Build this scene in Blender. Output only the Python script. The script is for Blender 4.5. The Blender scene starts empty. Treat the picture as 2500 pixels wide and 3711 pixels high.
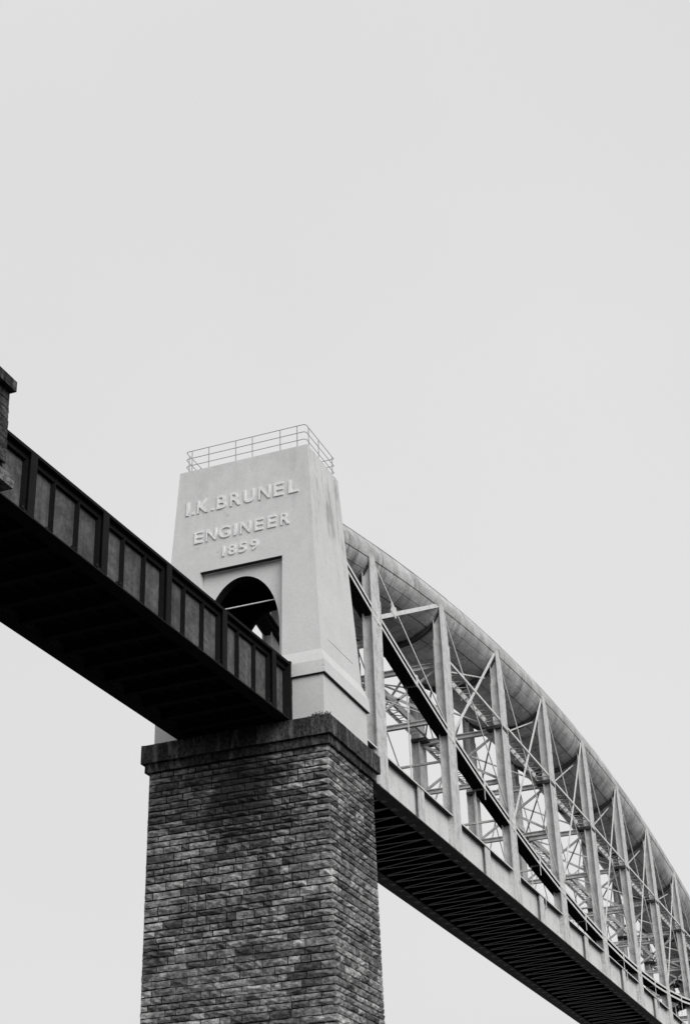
import bpy, bmesh, math, random
from mathutils import Vector, Matrix

random.seed(7)
SC = bpy.context.scene
COL = SC.collection

# ------------------------------------------------------------------ camera
cam_d = bpy.data.cameras.new("camera")
cam = bpy.data.objects.new("camera", cam_d)
COL.objects.link(cam)
right = Vector((0.36938612611820953, -0.9287578676579843, -0.031027618258196603))
up = Vector((-0.43849906362315083, -0.2036436873086894, 0.8753558246912742))
fwd = Vector((0.8193121877727696, 0.3097387155050445, 0.4824826080640451))
m = Matrix((right, up, -fwd)).transposed().to_4x4()
m.translation = Vector((-60.1506682, -28.4108422, -25.6427761))
cam.matrix_world = m
cam_d.sensor_fit = 'VERTICAL'
cam_d.sensor_height = 36.0
cam_d.lens = 55.562
cam_d.clip_start = 0.1
cam_d.clip_end = 6000.0
SC.camera = cam

# ------------------------------------------------------------------ sky, sun, exposure
SUN_AZ = math.radians(233)      # direction of the light, from +X towards +Y
SUN_EL = math.radians(31)
SUN_POWER = 1.5
world = bpy.data.worlds.new("World")
SC.world = world
world.use_nodes = True
wn = world.node_tree
for n in list(wn.nodes):
    wn.nodes.remove(n)
wo = wn.nodes.new('ShaderNodeOutputWorld')
wb = wn.nodes.new('ShaderNodeBackground')
sky = wn.nodes.new('ShaderNodeTexSky')
sky.sky_type = 'NISHITA'
sky.sun_disc = False
sky.sun_elevation = SUN_EL
sky.sun_rotation = math.radians(90) - SUN_AZ
sky.dust_density = 6.0
bw = wn.nodes.new('ShaderNodeRGBToBW')
wn.links.new(sky.outputs['Color'], bw.inputs['Color'])
# an even white cloud sheet lies over the clear sky (the film is black and white)
geo = wn.nodes.new('ShaderNodeTexCoord')
ns = wn.nodes.new('ShaderNodeTexNoise')
ns.inputs['Scale'].default_value = 2.2
ns.inputs['Detail'].default_value = 3.0
wn.links.new(geo.outputs['Generated'], ns.inputs['Vector'])
mr = wn.nodes.new('ShaderNodeMapRange')
mr.inputs['From Min'].default_value = 0.25
mr.inputs['From Max'].default_value = 0.75
mr.inputs['To Min'].default_value = 7.6
mr.inputs['To Max'].default_value = 8.1
wn.links.new(ns.outputs['Fac'], mr.inputs['Value'])
mx = wn.nodes.new('ShaderNodeMix')
mx.data_type = 'FLOAT'
mx.inputs['Factor'].default_value = 0.94
wn.links.new(bw.outputs['Val'], mx.inputs['A'])
wn.links.new(mr.outputs['Result'], mx.inputs['B'])
wn.links.new(mx.outputs['Result'], wb.inputs['Color'])
wb.inputs['Strength'].default_value = 0.1
wn.links.new(wb.outputs['Background'], wo.inputs['Surface'])

sun_d = bpy.data.lights.new("sun", 'SUN')
sun_d.energy = SUN_POWER
sun_d.angle = math.radians(40)
sun_d.color = (1.0, 0.995, 0.985)
sun = bpy.data.objects.new("sun", sun_d)
COL.objects.link(sun)
sd = Vector((math.cos(SUN_EL) * math.cos(SUN_AZ), math.cos(SUN_EL) * math.sin(SUN_AZ), math.sin(SUN_EL)))
sun.rotation_euler = sd.to_track_quat('Z', 'Y').to_euler()
sun.location = (-30, -60, 80)

SC.view_settings.view_transform = 'Standard'
SC.view_settings.look = 'None'
SC.view_settings.exposure = 0.0
SC.view_settings.gamma = 1.0
SC.view_settings.use_curve_mapping = False
SC.cycles.max_bounces = 6
SC.cycles.diffuse_bounces = 4


# ------------------------------------------------------------------ materials (all neutral greys)
class NT:
    def __init__(self, name):
        self.m = bpy.data.materials.new(name)
        self.m.use_nodes = True
        self.t = self.m.node_tree
        self.b = self.t.nodes['Principled BSDF']
        self.tc = self.t.nodes.new('ShaderNodeTexCoord')

    def pos(self, scale=(1, 1, 1)):
        n = self.t.nodes.new('ShaderNodeMapping')
        n.inputs['Scale'].default_value = scale
        g = self.t.nodes.new('ShaderNodeNewGeometry')
        self.t.links.new(g.outputs['Position'], n.inputs['Vector'])
        return n.outputs['Vector']

    def noise(self, scale, detail=4, rough=0.55, vec=(1, 1, 1), lo=0.35, hi=0.65):
        n = self.t.nodes.new('ShaderNodeTexNoise')
        n.inputs['Scale'].default_value = scale
        n.inputs['Detail'].default_value = detail
        n.inputs['Roughness'].default_value = rough
        self.t.links.new(self.pos(vec), n.inputs['Vector'])
        return self.ramp(n.outputs['Fac'], lo, hi)

    def ramp(self, s, lo, hi, a=0.0, b=1.0):
        n = self.t.nodes.new('ShaderNodeMapRange')
        n.interpolation_type = 'SMOOTHSTEP'
        n.inputs['From Min'].default_value = lo
        n.inputs['From Max'].default_value = hi
        n.inputs['To Min'].default_value = a
        n.inputs['To Max'].default_value = b
        self.t.links.new(s, n.inputs['Value'])
        return n.outputs['Result']

    def math(self, op, a, b=None):
        n = self.t.nodes.new('ShaderNodeMath')
        n.operation = op
        for i, v in enumerate((a, b)):
            if v is None:
                continue
            if isinstance(v, (int, float)):
                n.inputs[i].default_value = v
            else:
                self.t.links.new(v, n.inputs[i])
        return n.outputs[0]

    def mix(self, f, a, b):
        n = self.t.nodes.new('ShaderNodeMix')
        n.data_type = 'FLOAT'
        for k, v in (('Factor', f), ('A', a), ('B', b)):
            if isinstance(v, (int, float)):
                n.inputs[k].default_value = v
            else:
                self.t.links.new(v, n.inputs[k])
        return n.outputs['Result']

    def attr(self, name):
        n = self.t.nodes.new('ShaderNodeAttribute')
        n.attribute_name = name
        return n.outputs['Fac']

    def xyz(self):
        g = self.t.nodes.new('ShaderNodeNewGeometry')
        s = self.t.nodes.new('ShaderNodeSeparateXYZ')
        self.t.links.new(g.outputs['Position'], s.inputs[0])
        return s.outputs

    def bump(self, h, strength=0.3, dist=0.02):
        n = self.t.nodes.new('ShaderNodeBump')
        n.inputs['Strength'].default_value = strength
        n.inputs['Distance'].default_value = dist
        self.t.links.new(h, n.inputs['Height'])
        self.t.links.new(n.outputs['Normal'], self.b.inputs['Normal'])

    def done(self, v, rough=0.8, spec=0.25):
        if isinstance(v, (int, float)):
            self.b.inputs['Base Color'].default_value = (v, v, v, 1)
        else:
            c = self.t.nodes.new('ShaderNodeCombineColor')
            for k in ('Red', 'Green', 'Blue'):
                self.t.links.new(v, c.inputs[k])
            self.t.links.new(c.outputs[0], self.b.inputs['Base Color'])
        self.b.inputs['Roughness'].default_value = rough
        self.b.inputs['Specular IOR Level'].default_value = spec
        return self.m


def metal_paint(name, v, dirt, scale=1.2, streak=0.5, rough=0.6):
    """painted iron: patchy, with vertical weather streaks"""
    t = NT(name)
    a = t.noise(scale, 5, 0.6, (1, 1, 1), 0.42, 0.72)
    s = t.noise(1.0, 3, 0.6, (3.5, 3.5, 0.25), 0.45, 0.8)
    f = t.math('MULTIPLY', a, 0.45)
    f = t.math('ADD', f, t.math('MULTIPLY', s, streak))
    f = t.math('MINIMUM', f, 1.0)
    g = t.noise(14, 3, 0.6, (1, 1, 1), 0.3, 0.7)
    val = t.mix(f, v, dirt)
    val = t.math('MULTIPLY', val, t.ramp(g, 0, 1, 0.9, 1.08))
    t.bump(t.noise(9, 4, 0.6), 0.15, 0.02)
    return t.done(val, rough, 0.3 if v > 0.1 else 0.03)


def mat_concrete():
    t = NT("painted_render")
    x, y, z = t.xyz()
    a = t.noise(0.55, 6, 0.6, (1, 1, 1), 0.35, 0.7)
    g = t.noise(7, 5, 0.65, (1, 1, 1), 0.3, 0.7)
    st = t.noise(1.0, 4, 0.65, (2.6, 2.6, 0.10), 0.47, 0.66)
    st2 = t.noise(1.0, 4, 0.65, (6.0, 6.0, 0.18), 0.5, 0.72)
    hi = t.ramp(z, 6.5, 14.4)                     # rain runs down from the coping
    side = t.ramp(y, -3.45, -3.9 + 0.0, 0, 1)
    side = t.ramp(y, -3.44, -3.38, 1.0, 0.16)
    side2 = t.math('MAXIMUM', side, 0.16)
    f = t.math('MULTIPLY', t.math('MULTIPLY', st, hi), side2)
    f2 = t.math('MULTIPLY', t.math('MULTIPLY', st2, hi), side2)
    val = t.mix(a, 0.79, 0.74)
    val = t.math('MULTIPLY', val, t.ramp(g, 0, 1, 0.965, 1.03))
    bl = t.noise(1.3, 5, 0.7, (1, 1, 0.6), 0.35, 0.65)
    val = t.mix(t.math('MULTIPLY', t.math('MULTIPLY', f, 0.75), bl), val, 0.17)
    val = t.mix(t.math('MULTIPLY', f2, 0.30), val, 0.20)
    val = t.mix(t.math('MULTIPLY', t.math('MULTIPLY', bl, hi), 0.16), val, 0.35)
    # scattered grime specks
    sp = t.noise(1.9, 2, 0.5, (1, 1, 2.2), 0.73, 0.78)
    val = t.mix(t.math('MULTIPLY', sp, 0.35), val, 0.25)
    t.bump(t.noise(12, 4, 0.7), 0.12, 0.015)
    return t.done(val, 0.9, 0.15)


def mat_stone():
    t = NT("rough_ashlar")
    x, y, z = t.xyz()
    tone = t.attr('tone')
    g = t.noise(3.6, 5, 0.62, (1, 1, 1.8), 0.32, 0.70)
    g2 = t.noise(1.6, 4, 0.6, (1, 1, 2.4), 0.42, 0.72)
    v = t.math('MULTIPLY', tone, t.ramp(g, 0, 1, 0.50, 1.25))
    v = t.mix(t.math('MULTIPLY', g2, 0.68), v, 0.06)
    v = t.math('MULTIPLY', v, t.noise(0.45, 4, 0.6, (1, 1, 1), 0.25, 0.75) if False else t.ramp(t.noise(0.5, 4, 0.6, (1, 1, 1), 0.3, 0.7), 0, 1, 0.66, 1.12))
    # soot plus painted girder shadow down the middle of the front, with a ragged outline
    dx = t.math('DIVIDE', t.math('ADD', y, 0.1), 2.2)
    dz = t.math('DIVIDE', t.math('ADD', z, 2.9), 2.7)
    d = t.math('SQRT', t.math('ADD', t.math('MULTIPLY', dx, dx), t.math('MULTIPLY', dz, dz)))
    n = t.noise(1.1, 5, 0.65, (1, 1, 1), 0.2, 0.8)
    d = t.math('ADD', d, t.math('MULTIPLY', n, 0.9))
    s = t.ramp(d, 0.85, 1.75, 0.86, 0.0)
    s = t.math('MULTIPLY', s, t.ramp(x, 1.0, 1.6, 1.0, 0.0))
    v = t.mix(s, v, 0.035)
    b = t.math('ADD', t.noise(7, 5, 0.65, (1, 1, 1.6), 0.2, 0.8), t.math('MULTIPLY', t.noise(3, 4, 0.6), 0.8))
    t.bump(b, 0.7, 0.06)
    return t.done(v, 0.95, 0.1)


def mat_core_stone():
    t = NT("mortar_joint")
    return t.done(0.022, 0.95, 0.05)


def mat_dark_stone():
    t = NT("blackened_stone")
    tone = t.attr('tone')
    st = t.noise(1.0, 4, 0.65, (2.4, 2.4, 0.55), 0.50, 0.64)
    g = t.noise(6, 5, 0.7, (1, 1, 1), 0.3, 0.7)
    v = t.math('MULTIPLY', t.math('MULTIPLY', tone, 0.26), t.ramp(g, 0, 1, 0.4, 1.3))
    v = t.mix(t.math('MULTIPLY', st, 0.75), v, 0.24)
    t.bump(t.noise(7, 6, 0.7), 0.8, 0.06)
    return t.done(v, 0.95, 0.1)


def mat_tube():
    t = NT("tube_plate_paint")
    tone = t.attr('tone')
    a = t.noise(0.9, 6, 0.7, (1, 1, 1), 0.40, 0.66)
    st = t.noise(1.0, 5, 0.7, (1.6, 0.28, 0.28), 0.52, 0.68)
    g = t.noise(8, 4, 0.65, (1, 1, 1), 0.3, 0.7)
    v = t.math('MULTIPLY', tone, t.ramp(g, 0, 1, 0.85, 1.1))
    v = t.mix(t.math('MULTIPLY', a, 0.60), v, 0.30)
    v = t.mix(t.math('MULTIPLY', st, 0.75), v, 0.18)
    sp = t.noise(2.2, 5, 0.75, (1, 1, 1), 0.58, 0.70)
    v = t.mix(t.math('MULTIPLY', sp, 0.6), v, 0.12)
    t.bump(t.noise(5, 4, 0.6), 0.25, 0.03)
    return t.done(v, 0.65, 0.25)


M = {}
M['render'] = mat_concrete()
M['letter'] = metal_paint("letter_paint", 0.93, 0.84, 2.0, 0.1, 0.8)
M['stone'] = mat_stone()
M['joint'] = mat_core_stone()
M['dark_stone'] = mat_dark_stone()
M['tube'] = mat_tube()
M['seam'] = metal_paint("dark_seam_paint", 0.05, 0.03, 2.0, 0.3)  # dark body tone showing in the joints between plates
M['light'] = metal_paint("pale_grey_paint", 0.76, 0.30, 2.0, 0.46)
M['bright'] = metal_paint("fresh_pale_paint", 0.86, 0.50, 1.6, 0.22)
M['mid'] = metal_paint("weathered_grey_paint", 0.72, 0.30, 1.6, 0.38)
M['web'] = metal_paint("girder_web_paint", 0.86, 0.52, 1.0, 0.30)
M['under'] = metal_paint("dark_iron", 0.030, 0.014, 1.5, 0.4, 0.9)  # near-black tone of the approach underside and chain packing
M['flange_dark'] = metal_paint("rusted_flange", 0.15, 0.30, 1.8, 0.12, 0.9)
M['pit'] = metal_paint('black_shade_paint', 0.012, 0.008, 2.0, 0.3, 0.95)  # black painted into deck plate and webs for the shade between bearers
M['gusset'] = metal_paint('gusset_paint', 0.45, 0.16, 4.0, 0.3, 0.9)
M['trough'] = metal_paint("trough_iron", 0.66, 0.36, 1.8, 0.25, 0.9)
M['dark'] = metal_paint("dark_girder_paint", 0.105, 0.038, 2.2, 0.45, 0.8)
def mat_web():
    t = NT("worn_girder_web")
    a = t.noise(1.1, 6, 0.7, (1, 1, 1), 0.36, 0.66)
    b = t.noise(4.5, 5, 0.7, (1, 1, 1), 0.40, 0.66)
    st = t.noise(1.0, 4, 0.65, (3.0, 3.0, 0.22), 0.46, 0.68)
    v = t.math('MULTIPLY', t.attr('tone'), t.mix(a, 1.0, 0.55))
    v = t.mix(t.math('MULTIPLY', b, 0.45), v, 0.035)
    v = t.mix(t.math('MULTIPLY', st, 0.45), v, 0.045)
    t.bump(t.noise(1.2, 3, 0.5), 0.5, 0.05)
    return t.done(v, 0.8, 0.1)


M['dark'] = mat_web()
M['darker'] = metal_paint("dark_stiffener_paint", 0.022, 0.012, 1.3, 0.4, 0.85)
M['chain'] = metal_paint("chain_shade_paint", 0.030, 0.02, 2, 0.3, 0.9)
M['rib'] = metal_paint('rib_paint', 0.09, 0.05, 2, 0.3, 0.9)
M['iron'] = metal_paint('painted_shade', 0.045, 0.025, 2, 0.2, 0.8)  # near-black that paints shade into recess head, plinth underside and deck flange
M['rail'] = metal_paint("rail_paint", 0.45, 0.25, 2.0, 0.2, 0.5)
M['dark_room'] = metal_paint("dark_render", 0.030, 0.018, 1.0, 0.3, 0.95)  # near-black render of the arch soffits, linings and chamber


def mat_ground():
    t = NT("turf_and_earth")
    v = t.mix(t.noise(0.08, 6, 0.6), 0.05, 0.032)
    t.bump(t.noise(1.5, 5, 0.7), 0.6, 0.3)
    return t.done(v, 0.95, 0.1)


def mat_water():
    t = NT("river_water")
    t.bump(t.noise(0.6, 5, 0.6, (1, 1, 1), 0.2, 0.8), 0.35, 0.3)
    return t.done(0.03, 0.12, 0.5)


def mat_leaf():
    t = NT("weed_leaf")
    return t.done(t.mix(t.noise(20, 3), 0.025, 0.05), 0.8, 0.2)


def mat_wood():
    t = NT("woodland")
    v = t.mix(t.noise(0.03, 6, 0.65), 0.035, 0.06)
    t.bump(t.noise(0.12, 5, 0.7), 1.0, 4.0)
    return t.done(v, 0.95, 0.05)


M['wood'] = mat_wood()
M['ground'] = mat_ground()
M['water'] = mat_water()
M['leaf'] = mat_leaf()


# ------------------------------------------------------------------ mesh helpers
class MB:
    def __init__(self):
        self.v, self.f, self.tone = [], [], []
        self.cur = 0.3

    def add(self, vs, fs):
        o = len(self.v)
        self.v += [tuple(p) for p in vs]
        self.tone += [self.cur] * len(vs)
        self.f += [tuple(i + o for i in f) for f in fs]
        return self

    def box(self, a, b):
        x0, y0, z0 = a
        x1, y1, z1 = b
        vs = [(x0, y0, z0), (x1, y0, z0), (x1, y1, z0), (x0, y1, z0), (x0, y0, z1), (x1, y0, z1), (x1, y1, z1), (x0, y1, z1)]
        return self.add(vs, [(0, 3, 2, 1), (4, 5, 6, 7), (0, 1, 5, 4), (1, 2, 6, 5), (2, 3, 7, 6), (3, 0, 4, 7)])

    def hexa(self, lo, hi):
        """lo, hi: four points each, in the same turning order seen from above"""
        return self.add(list(lo) + list(hi), [(0, 3, 2, 1), (4, 5, 6, 7), (0, 1, 5, 4), (1, 2, 6, 5), (2, 3, 7, 6), (3, 0, 4, 7)])

    def bar(self, p, q, w, h, up=(0, 0, 1)):
        """rectangular bar from p to q; w along the sideways axis, h along up"""
        p, q = Vector(p), Vector(q)
        d = (q - p).normalized()
        s = d.cross(Vector(up))
        if s.length < 1e-4:
            s = d.cross(Vector((0, 1, 0)))
        s.normalize()
        u = s.cross(d)
        s, u = s * w * 0.5, u * h * 0.5
        return self.hexa([p - s - u, q - s - u, q + s - u, p + s - u], [p - s + u, q - s + u, q + s + u, p + s + u])

    def tube(self, p, q, r, n=8):
        p, q = Vector(p), Vector(q)
        d = (q - p).normalized()
        s = d.cross(Vector((0, 0, 1)))
        if s.length < 1e-4:
            s = Vector((1, 0, 0))
        s.normalize()
        u = s.cross(d)
        vs = []
        for e in (p, q):
            for i in range(n):
                a = 2 * math.pi * i / n
                vs.append(e + s * math.cos(a) * r + u * math.sin(a) * r)
        fs = [(i, (i + 1) % n, n + (i + 1) % n, n + i) for i in range(n)]
        fs += [tuple(range(n))[::-1], tuple(range(n, 2 * n))]
        return self.add(vs, fs)

    def grid(self, rows):
        """rows of points -> quads"""
        w = len(rows[0])
        vs = [p for r in rows for p in r]
        fs = []
        for j in range(len(rows) - 1):
            for i in range(w - 1):
                a = j * w + i
                fs.append((a, a + 1, a + w + 1, a + w))
        return self.add(vs, fs)

    def build(self, name, mat, parent=None, smooth=False, fix=True, kind=None, bevel=0):
        me = bpy.data.meshes.new(name)
        me.from_pydata(self.v, [], self.f)
        at = me.attributes.new('tone', 'FLOAT', 'POINT')
        at.data.foreach_set('value', self.tone)
        if fix:
            bm = bmesh.new()
            bm.from_mesh(me)
            bmesh.ops.recalc_face_normals(bm, faces=bm.faces)
            bm.to_mesh(me)
            bm.free()
        me.materials.append(mat)
        if smooth:
            me.polygons.foreach_set('use_smooth', [True] * len(me.polygons))
        o = bpy.data.objects.new(name, me)
        COL.objects.link(o)
        if parent is not None:
            o.parent = parent
        if kind:
            o['kind'] = kind
        return o


def thing(name, label, cat, group=None):
    o = bpy.data.objects.new(name, None)
    o.empty_display_size = 0.5
    COL.objects.link(o)
    o['label'] = label
    o['category'] = cat
    if group:
        o['group'] = group
    return o


def copy_tree(o, parent=None, offset=None):
    c = o.copy()
    COL.objects.link(c)
    c.parent = parent
    if offset is not None:
        c.location = o.location + offset
    for ch in o.children:
        copy_tree(ch, c)
    return c


def copy_part(o, parent, offset):
    c = o.copy()
    COL.objects.link(c)
    c.parent = parent
    c.location = o.location + Vector(offset)
    for ch in o.children:
        cc = ch.copy()
        COL.objects.link(cc)
        cc.parent = c
    return c


# ------------------------------------------------------------------ the setting: ground and river (below the frame)
GZ = -27.4
g = MB().grid([[(x, y, GZ + (0.0 if x < 40 else -1.2)) for x in (-2500, -300, 30, 40, 400, 2500)] for y in (-2500, -300, 300, 2500)])
o = g.build('ground', M['ground'])
o['kind'] = 'structure'
o['label'] = 'dark turf and earth on the river bank below the bridge'
w = MB().grid([[(x, y, GZ - 0.35) for x in (37.2, 400, 2400)] for y in (-2400, 0, 2400)])
o = w.build('water', M['water'])
o['kind'] = 'structure'
o['label'] = 'dark river water under the main span'


# wooded hills all round out of view, added to block light from the low sky
hm = MB()
rh = random.Random(5)
ph = [rh.uniform(0, 6.28) for _ in range(6)]
def hill(a, r):
    n_ = sum(math.sin(a * k_ + ph[i_]) / (1 + .4 * i_) for i_, k_ in enumerate((2, 3, 5, 8, 13, 21)))
    return max(0.0, 92 + 16 * n_) * math.sin(math.pi * min(1, (r - 560) / 900) * .5) ** 1.3
hm.grid([[(r * math.cos(a), r * math.sin(a), GZ - 2 + hill(a, r)) for a in [2 * math.pi * i_ / 120 for i_ in range(121)]] for r in (560, 640, 730, 830, 940, 1060, 1250, 1600)])
o = hm.build('added_hills', M['wood'], smooth=True)
o['kind'] = 'structure'
o['label'] = 'dark wooded hills out of view round the bridge, added to cut low sky light'


# ------------------------------------------------------------------ masonry pieces
def patch(mb, P, u0, u1, z0, z1, bulge, joint, nu, nz, seed):
    """one rock-faced stone: P(u, z, d) maps face coordinates and outward depth to the world"""
    rnd = random.Random(seed)
    u0 += joint; u1 -= joint; z0 += joint * 1.5; z1 -= joint * 0.9
    rows = []
    ring0 = []
    for j in range(nz + 1):
        r = []
        for i in range(nu + 1):
            fu, fz = i / nu, j / nz
            edge = (i in (0, nu)) or (j in (0, nz))
            d = 0.008 if edge else bulge * (0.5 + rnd.random())
            ju = 0 if i in (0, nu) else (rnd.random() - 0.5) * 0.5 / nu
            jz = 0 if j in (0, nz) else (rnd.random() - 0.5) * 0.5 / nz
            wu = (rnd.random() - 0.5) * 0.035
            wz = (rnd.random() - 0.5) * 0.030
            r.append(P(u0 + (u1 - u0) * (fu + ju) + wu, z0 + (z1 - z0) * (fz + jz) + wz, d))
        rows.append(r)
    mb.grid(rows)
    # sides back to the wall core
    back = -0.07
    loop = [(i, 0) for i in range(nu + 1)] + [(nu, j) for j in range(1, nz + 1)] + [(i, nz) for i in range(nu - 1, -1, -1)] + [(0, j) for j in range(nz - 1, 0, -1)]
    f = [rows[j][i] for i, j in loop]
    bk = [P(u0 + (u1 - u0) * i / nu, z0 + (z1 - z0) * j / nz, back) for i, j in loop]
    n = len(loop)
    mb.add(f + bk, [(k, n + k, n + (k + 1) % n, (k + 1) % n) for k in range(n)])


def courses(ztop, zbot, lo=0.25, hi=0.40):
    z, out = ztop, []
    while z > zbot:
        h = random.uniform(lo, hi)
        out.append((z - h, z))
        z -= h
    return out


def tone_pick():
    r = random.random()
    if r < 0.22:
        return random.uniform(0.16, 0.26)
    if r < 0.76:
        return random.uniform(0.30, 0.46)
    return random.uniform(0.48, 0.66)


# ------------------------------------------------------------------ main pier under the portal
pier = thing('stone_pier', 'tall rough stone pier with blackened cornice carrying the white portal tower', 'bridge pier')
ZS = -1.269


def hw(z):
    return 4.345 + 0.0095 * (ZS - z)


XF, XR = 0.33, 5.87
ZBOT = -15.2
MB().hexa([(XF + .04, -hw(GZ) + .04, GZ - 1.5), (XR - .0, -hw(GZ) + .04, GZ - 1.5), (XR, hw(GZ), GZ - 1.5), (XF + .04, hw(GZ), GZ - 1.5)],
          [(XF + .04, -hw(ZS) + .04, ZS), (XR, -hw(ZS) + .04, ZS), (XR, hw(ZS), ZS), (XF + .04, hw(ZS), ZS)]).build('wall_core', M['joint'], pier)


def P_front(u, z, d):      # u = y
    return (XF - d, u, z)


def P_side(u, z, d):       # u = x
    return (u, -hw(z) - d, z)


stones = []               # (visible weight, list of patches, tone)
for ci, (z0, z1) in enumerate(courses(ZS, ZBOT)):
    h = z1 - z0
    quoin_f = random.uniform(0.95, 1.45) if ci % 2 else random.uniform(0.5, 0.7)
    quoin_s = random.uniform(0.45, 0.65) if ci % 2 else random.uniform(0.85, 1.25)
    H = hw((z0 + z1) / 2)
    stones.append((h * (quoin_f * .87 + quoin_s * .4), [('f', -H, -H + quoin_f), ('s', XF, XF + quoin_s)], z0, z1, tone_pick() * 1.12))
    y = -H + quoin_f
    while y < H - 1e-6:
        wd = random.choice((random.uniform(0.34, 0.55), random.uniform(0.55, 1.0), random.uniform(0.8, 1.45)))
        if H - y - wd < 0.35:
            wd = H - y
        stones.append((h * wd * .87, [('f', y, y + wd)], z0, z1, tone_pick()))
        y += wd
    x = XF + quoin_s
    while x < XR - 1e-6:
        wd = random.choice((random.uniform(0.36, 0.55), random.uniform(0.5, 0.95), random.uniform(.8, 1.3)))
        if XR - x - wd < 0.3:
            wd = XR - x
        stones.append((h * wd * .4, [('s', x, x + wd)], z0, z1, tone_pick()))
        x += wd
order = sorted(range(len(stones)), key=lambda i: -stones[i][0] if stones[i][2] > -13.9 else 0)
singles = set(order[:296])
rest = MB()
for i, (wt, faces, z0, z1, tone) in enumerate(stones):
    mb = MB() if i in singles else rest
    mb.cur = tone
    for side, a, b in faces:
        nu = 4 if b - a > 0.9 else (3 if b - a > 0.55 else 2)
        jt = random.uniform(.020, .036) if z0 > -9.0 else random.uniform(.014, .028)
        patch(mb, P_front if side == 'f' else P_side, a + (0.03 if len(faces) == 2 and side == 'f' else 0), b,
              z0, z1, random.uniform(0.03, 0.10), jt, nu, 2, i * 7 + (side == 's'))
    if len(faces) == 2:   # worn round arris between the two faces
        H0, H1 = hw(z0 + .013), hw(z1 - .013)
        mb.add([(XF + .0, -H0 + .045, z0 + .013), (XF + .018, -H0 + .016, z0 + .013), (XF + .03, -H0, z0 + .013),
                (XF + .0, -H1 + .045, z1 - .013), (XF + .018, -H1 + .016, z1 - .013), (XF + .03, -H1, z1 - .013)],
               [(0, 1, 4, 3), (1, 2, 5, 4)])
    if i in singles:
        mb.build('stone', M['stone'], pier)
rest.build('small_stones', M['stone'], pier, kind='stuff')

# cornice in two tiers, of long blocks
def cornice_row(parent, x0, x1, hy, z0, z1, name, mat, lens, skip_rear=True):
    """blocks round the front (facing -X) and the flank (facing -Y), and plain ones on the far sides"""
    depth = 0.9
    def block(a, b, seed):
        rnd = random.Random(seed)
        mb = MB()
        mb.cur = rnd.uniform(0.18, 0.42)
        xs = [a[0], a[0] + (b[0] - a[0]) * .33, a[0] + (b[0] - a[0]) * .66, b[0]]
        ys = [a[1], a[1] + (b[1] - a[1]) * .33, a[1] + (b[1] - a[1]) * .66, b[1]]
        zs = [a[2], a[2] + (b[2] - a[2]) * .5, b[2]]
        def p(x, y, z):
            return (x + (rnd.random() - .5) * .022, y + (rnd.random() - .5) * .022, z + (rnd.random() - .5) * .022)
        G = {(i, j, k): p(xs[i], ys[j], zs[k]) for i in range(4) for j in range(4) for k in range(3)}
        mb.grid([[G[0, j, k] for j in range(4)] for k in range(3)])
        mb.grid([[G[3, j, k] for j in range(4)] for k in range(3)])
        mb.grid([[G[i, 0, k] for i in range(4)] for k in range(3)])
        mb.grid([[G[i, 3, k] for i in range(4)] for k in range(3)])
        mb.grid([[G[i, j, 0] for i in range(4)] for j in range(4)])
        mb.grid([[G[i, j, 2] for i in range(4)] for j in range(4)])
        mb.build(name, mat, parent)
    jn = 0.008
    y = -hy
    k = 0
    while y < hy - 1e-6:
        L = random.uniform(*lens)
        if hy - y - L < 0.6:
            L = hy - y
        block((x0, y + jn, z0), (x0 + depth, y + L - jn, z1), k + int(z1 * 100) + 900)
        y += L
        k += 1
    x = x0 + depth
    while x < x1 - 1e-6:
        L = random.uniform(*lens)
        if x1 - x - L < 0.6:
            L = x1 - x
        block((x + jn, -hy, z0), (x + L - jn, -hy + depth, z1), k + int(z1 * 100) + 990)
        x += L
        k += 1
    MB().box((x0 + depth + .01, -hy + depth + .01, z0 + .01), (x1 - .01, hy - .01, z1 - .012)).build('cornice_core', M['dark_stone'], parent)


cornice_row(pier, 0.0, 6.22, 4.63, -0.86, 0.0, 'cornice_stone', M['dark_stone'], (0.95, 1.45))
cornice_row(pier, 0.16, 6.05, 4.50, -1.268, -0.862, 'corbel_stone', M['dark_stone'], (1.0, 1.6))

# ------------------------------------------------------------------ portal tower
tower = thing('portal_tower', 'tapering white portal tower with raised lettering over its arch', 'portal tower')
HT, ZP = 14.587, 3.38


def xf(z):
    return 0.99 - 0.040 * (HT - z)


def xr(z):
    return 4.95 + 0.058 * (HT - z)


def ht(z):
    return 3.46 + 0.056 * (HT - z)


RY, RZ, XP = 2.15, 8.65, 1.13        # recess half width, recess top, plane of the arch
ZL = 0.9                             # track level
mb = MB()
zl = [2.3, ZP, 5, RZ, 9.8, 11, 12.3, 13.5, HT]
for s in (-1, 1):
    rows = []
    for z in zl:
        if z <= RZ + 1e-6:
            rows.append([(xf(z), s * (RY + (ht(z) - RY) * t), z) for t in (0, .25, .5, .75, 1)])
    mb.grid(rows)
rows = []
for z in [q for q in zl if q >= RZ - 1e-6]:
    ys = [-ht(z) + (ht(z) - RY) * t for t in (0, .25, .5, .75, 1)]
    ys += [-RY + 2 * RY * t for t in (.2, .4, .6, .8)] + [RY + (ht(z) - RY) * t for t in (0, .25, .5, .75, 1)]
    rows.append([(xf(z), yy, z) for yy in ys])
mb.grid(rows)
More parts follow.
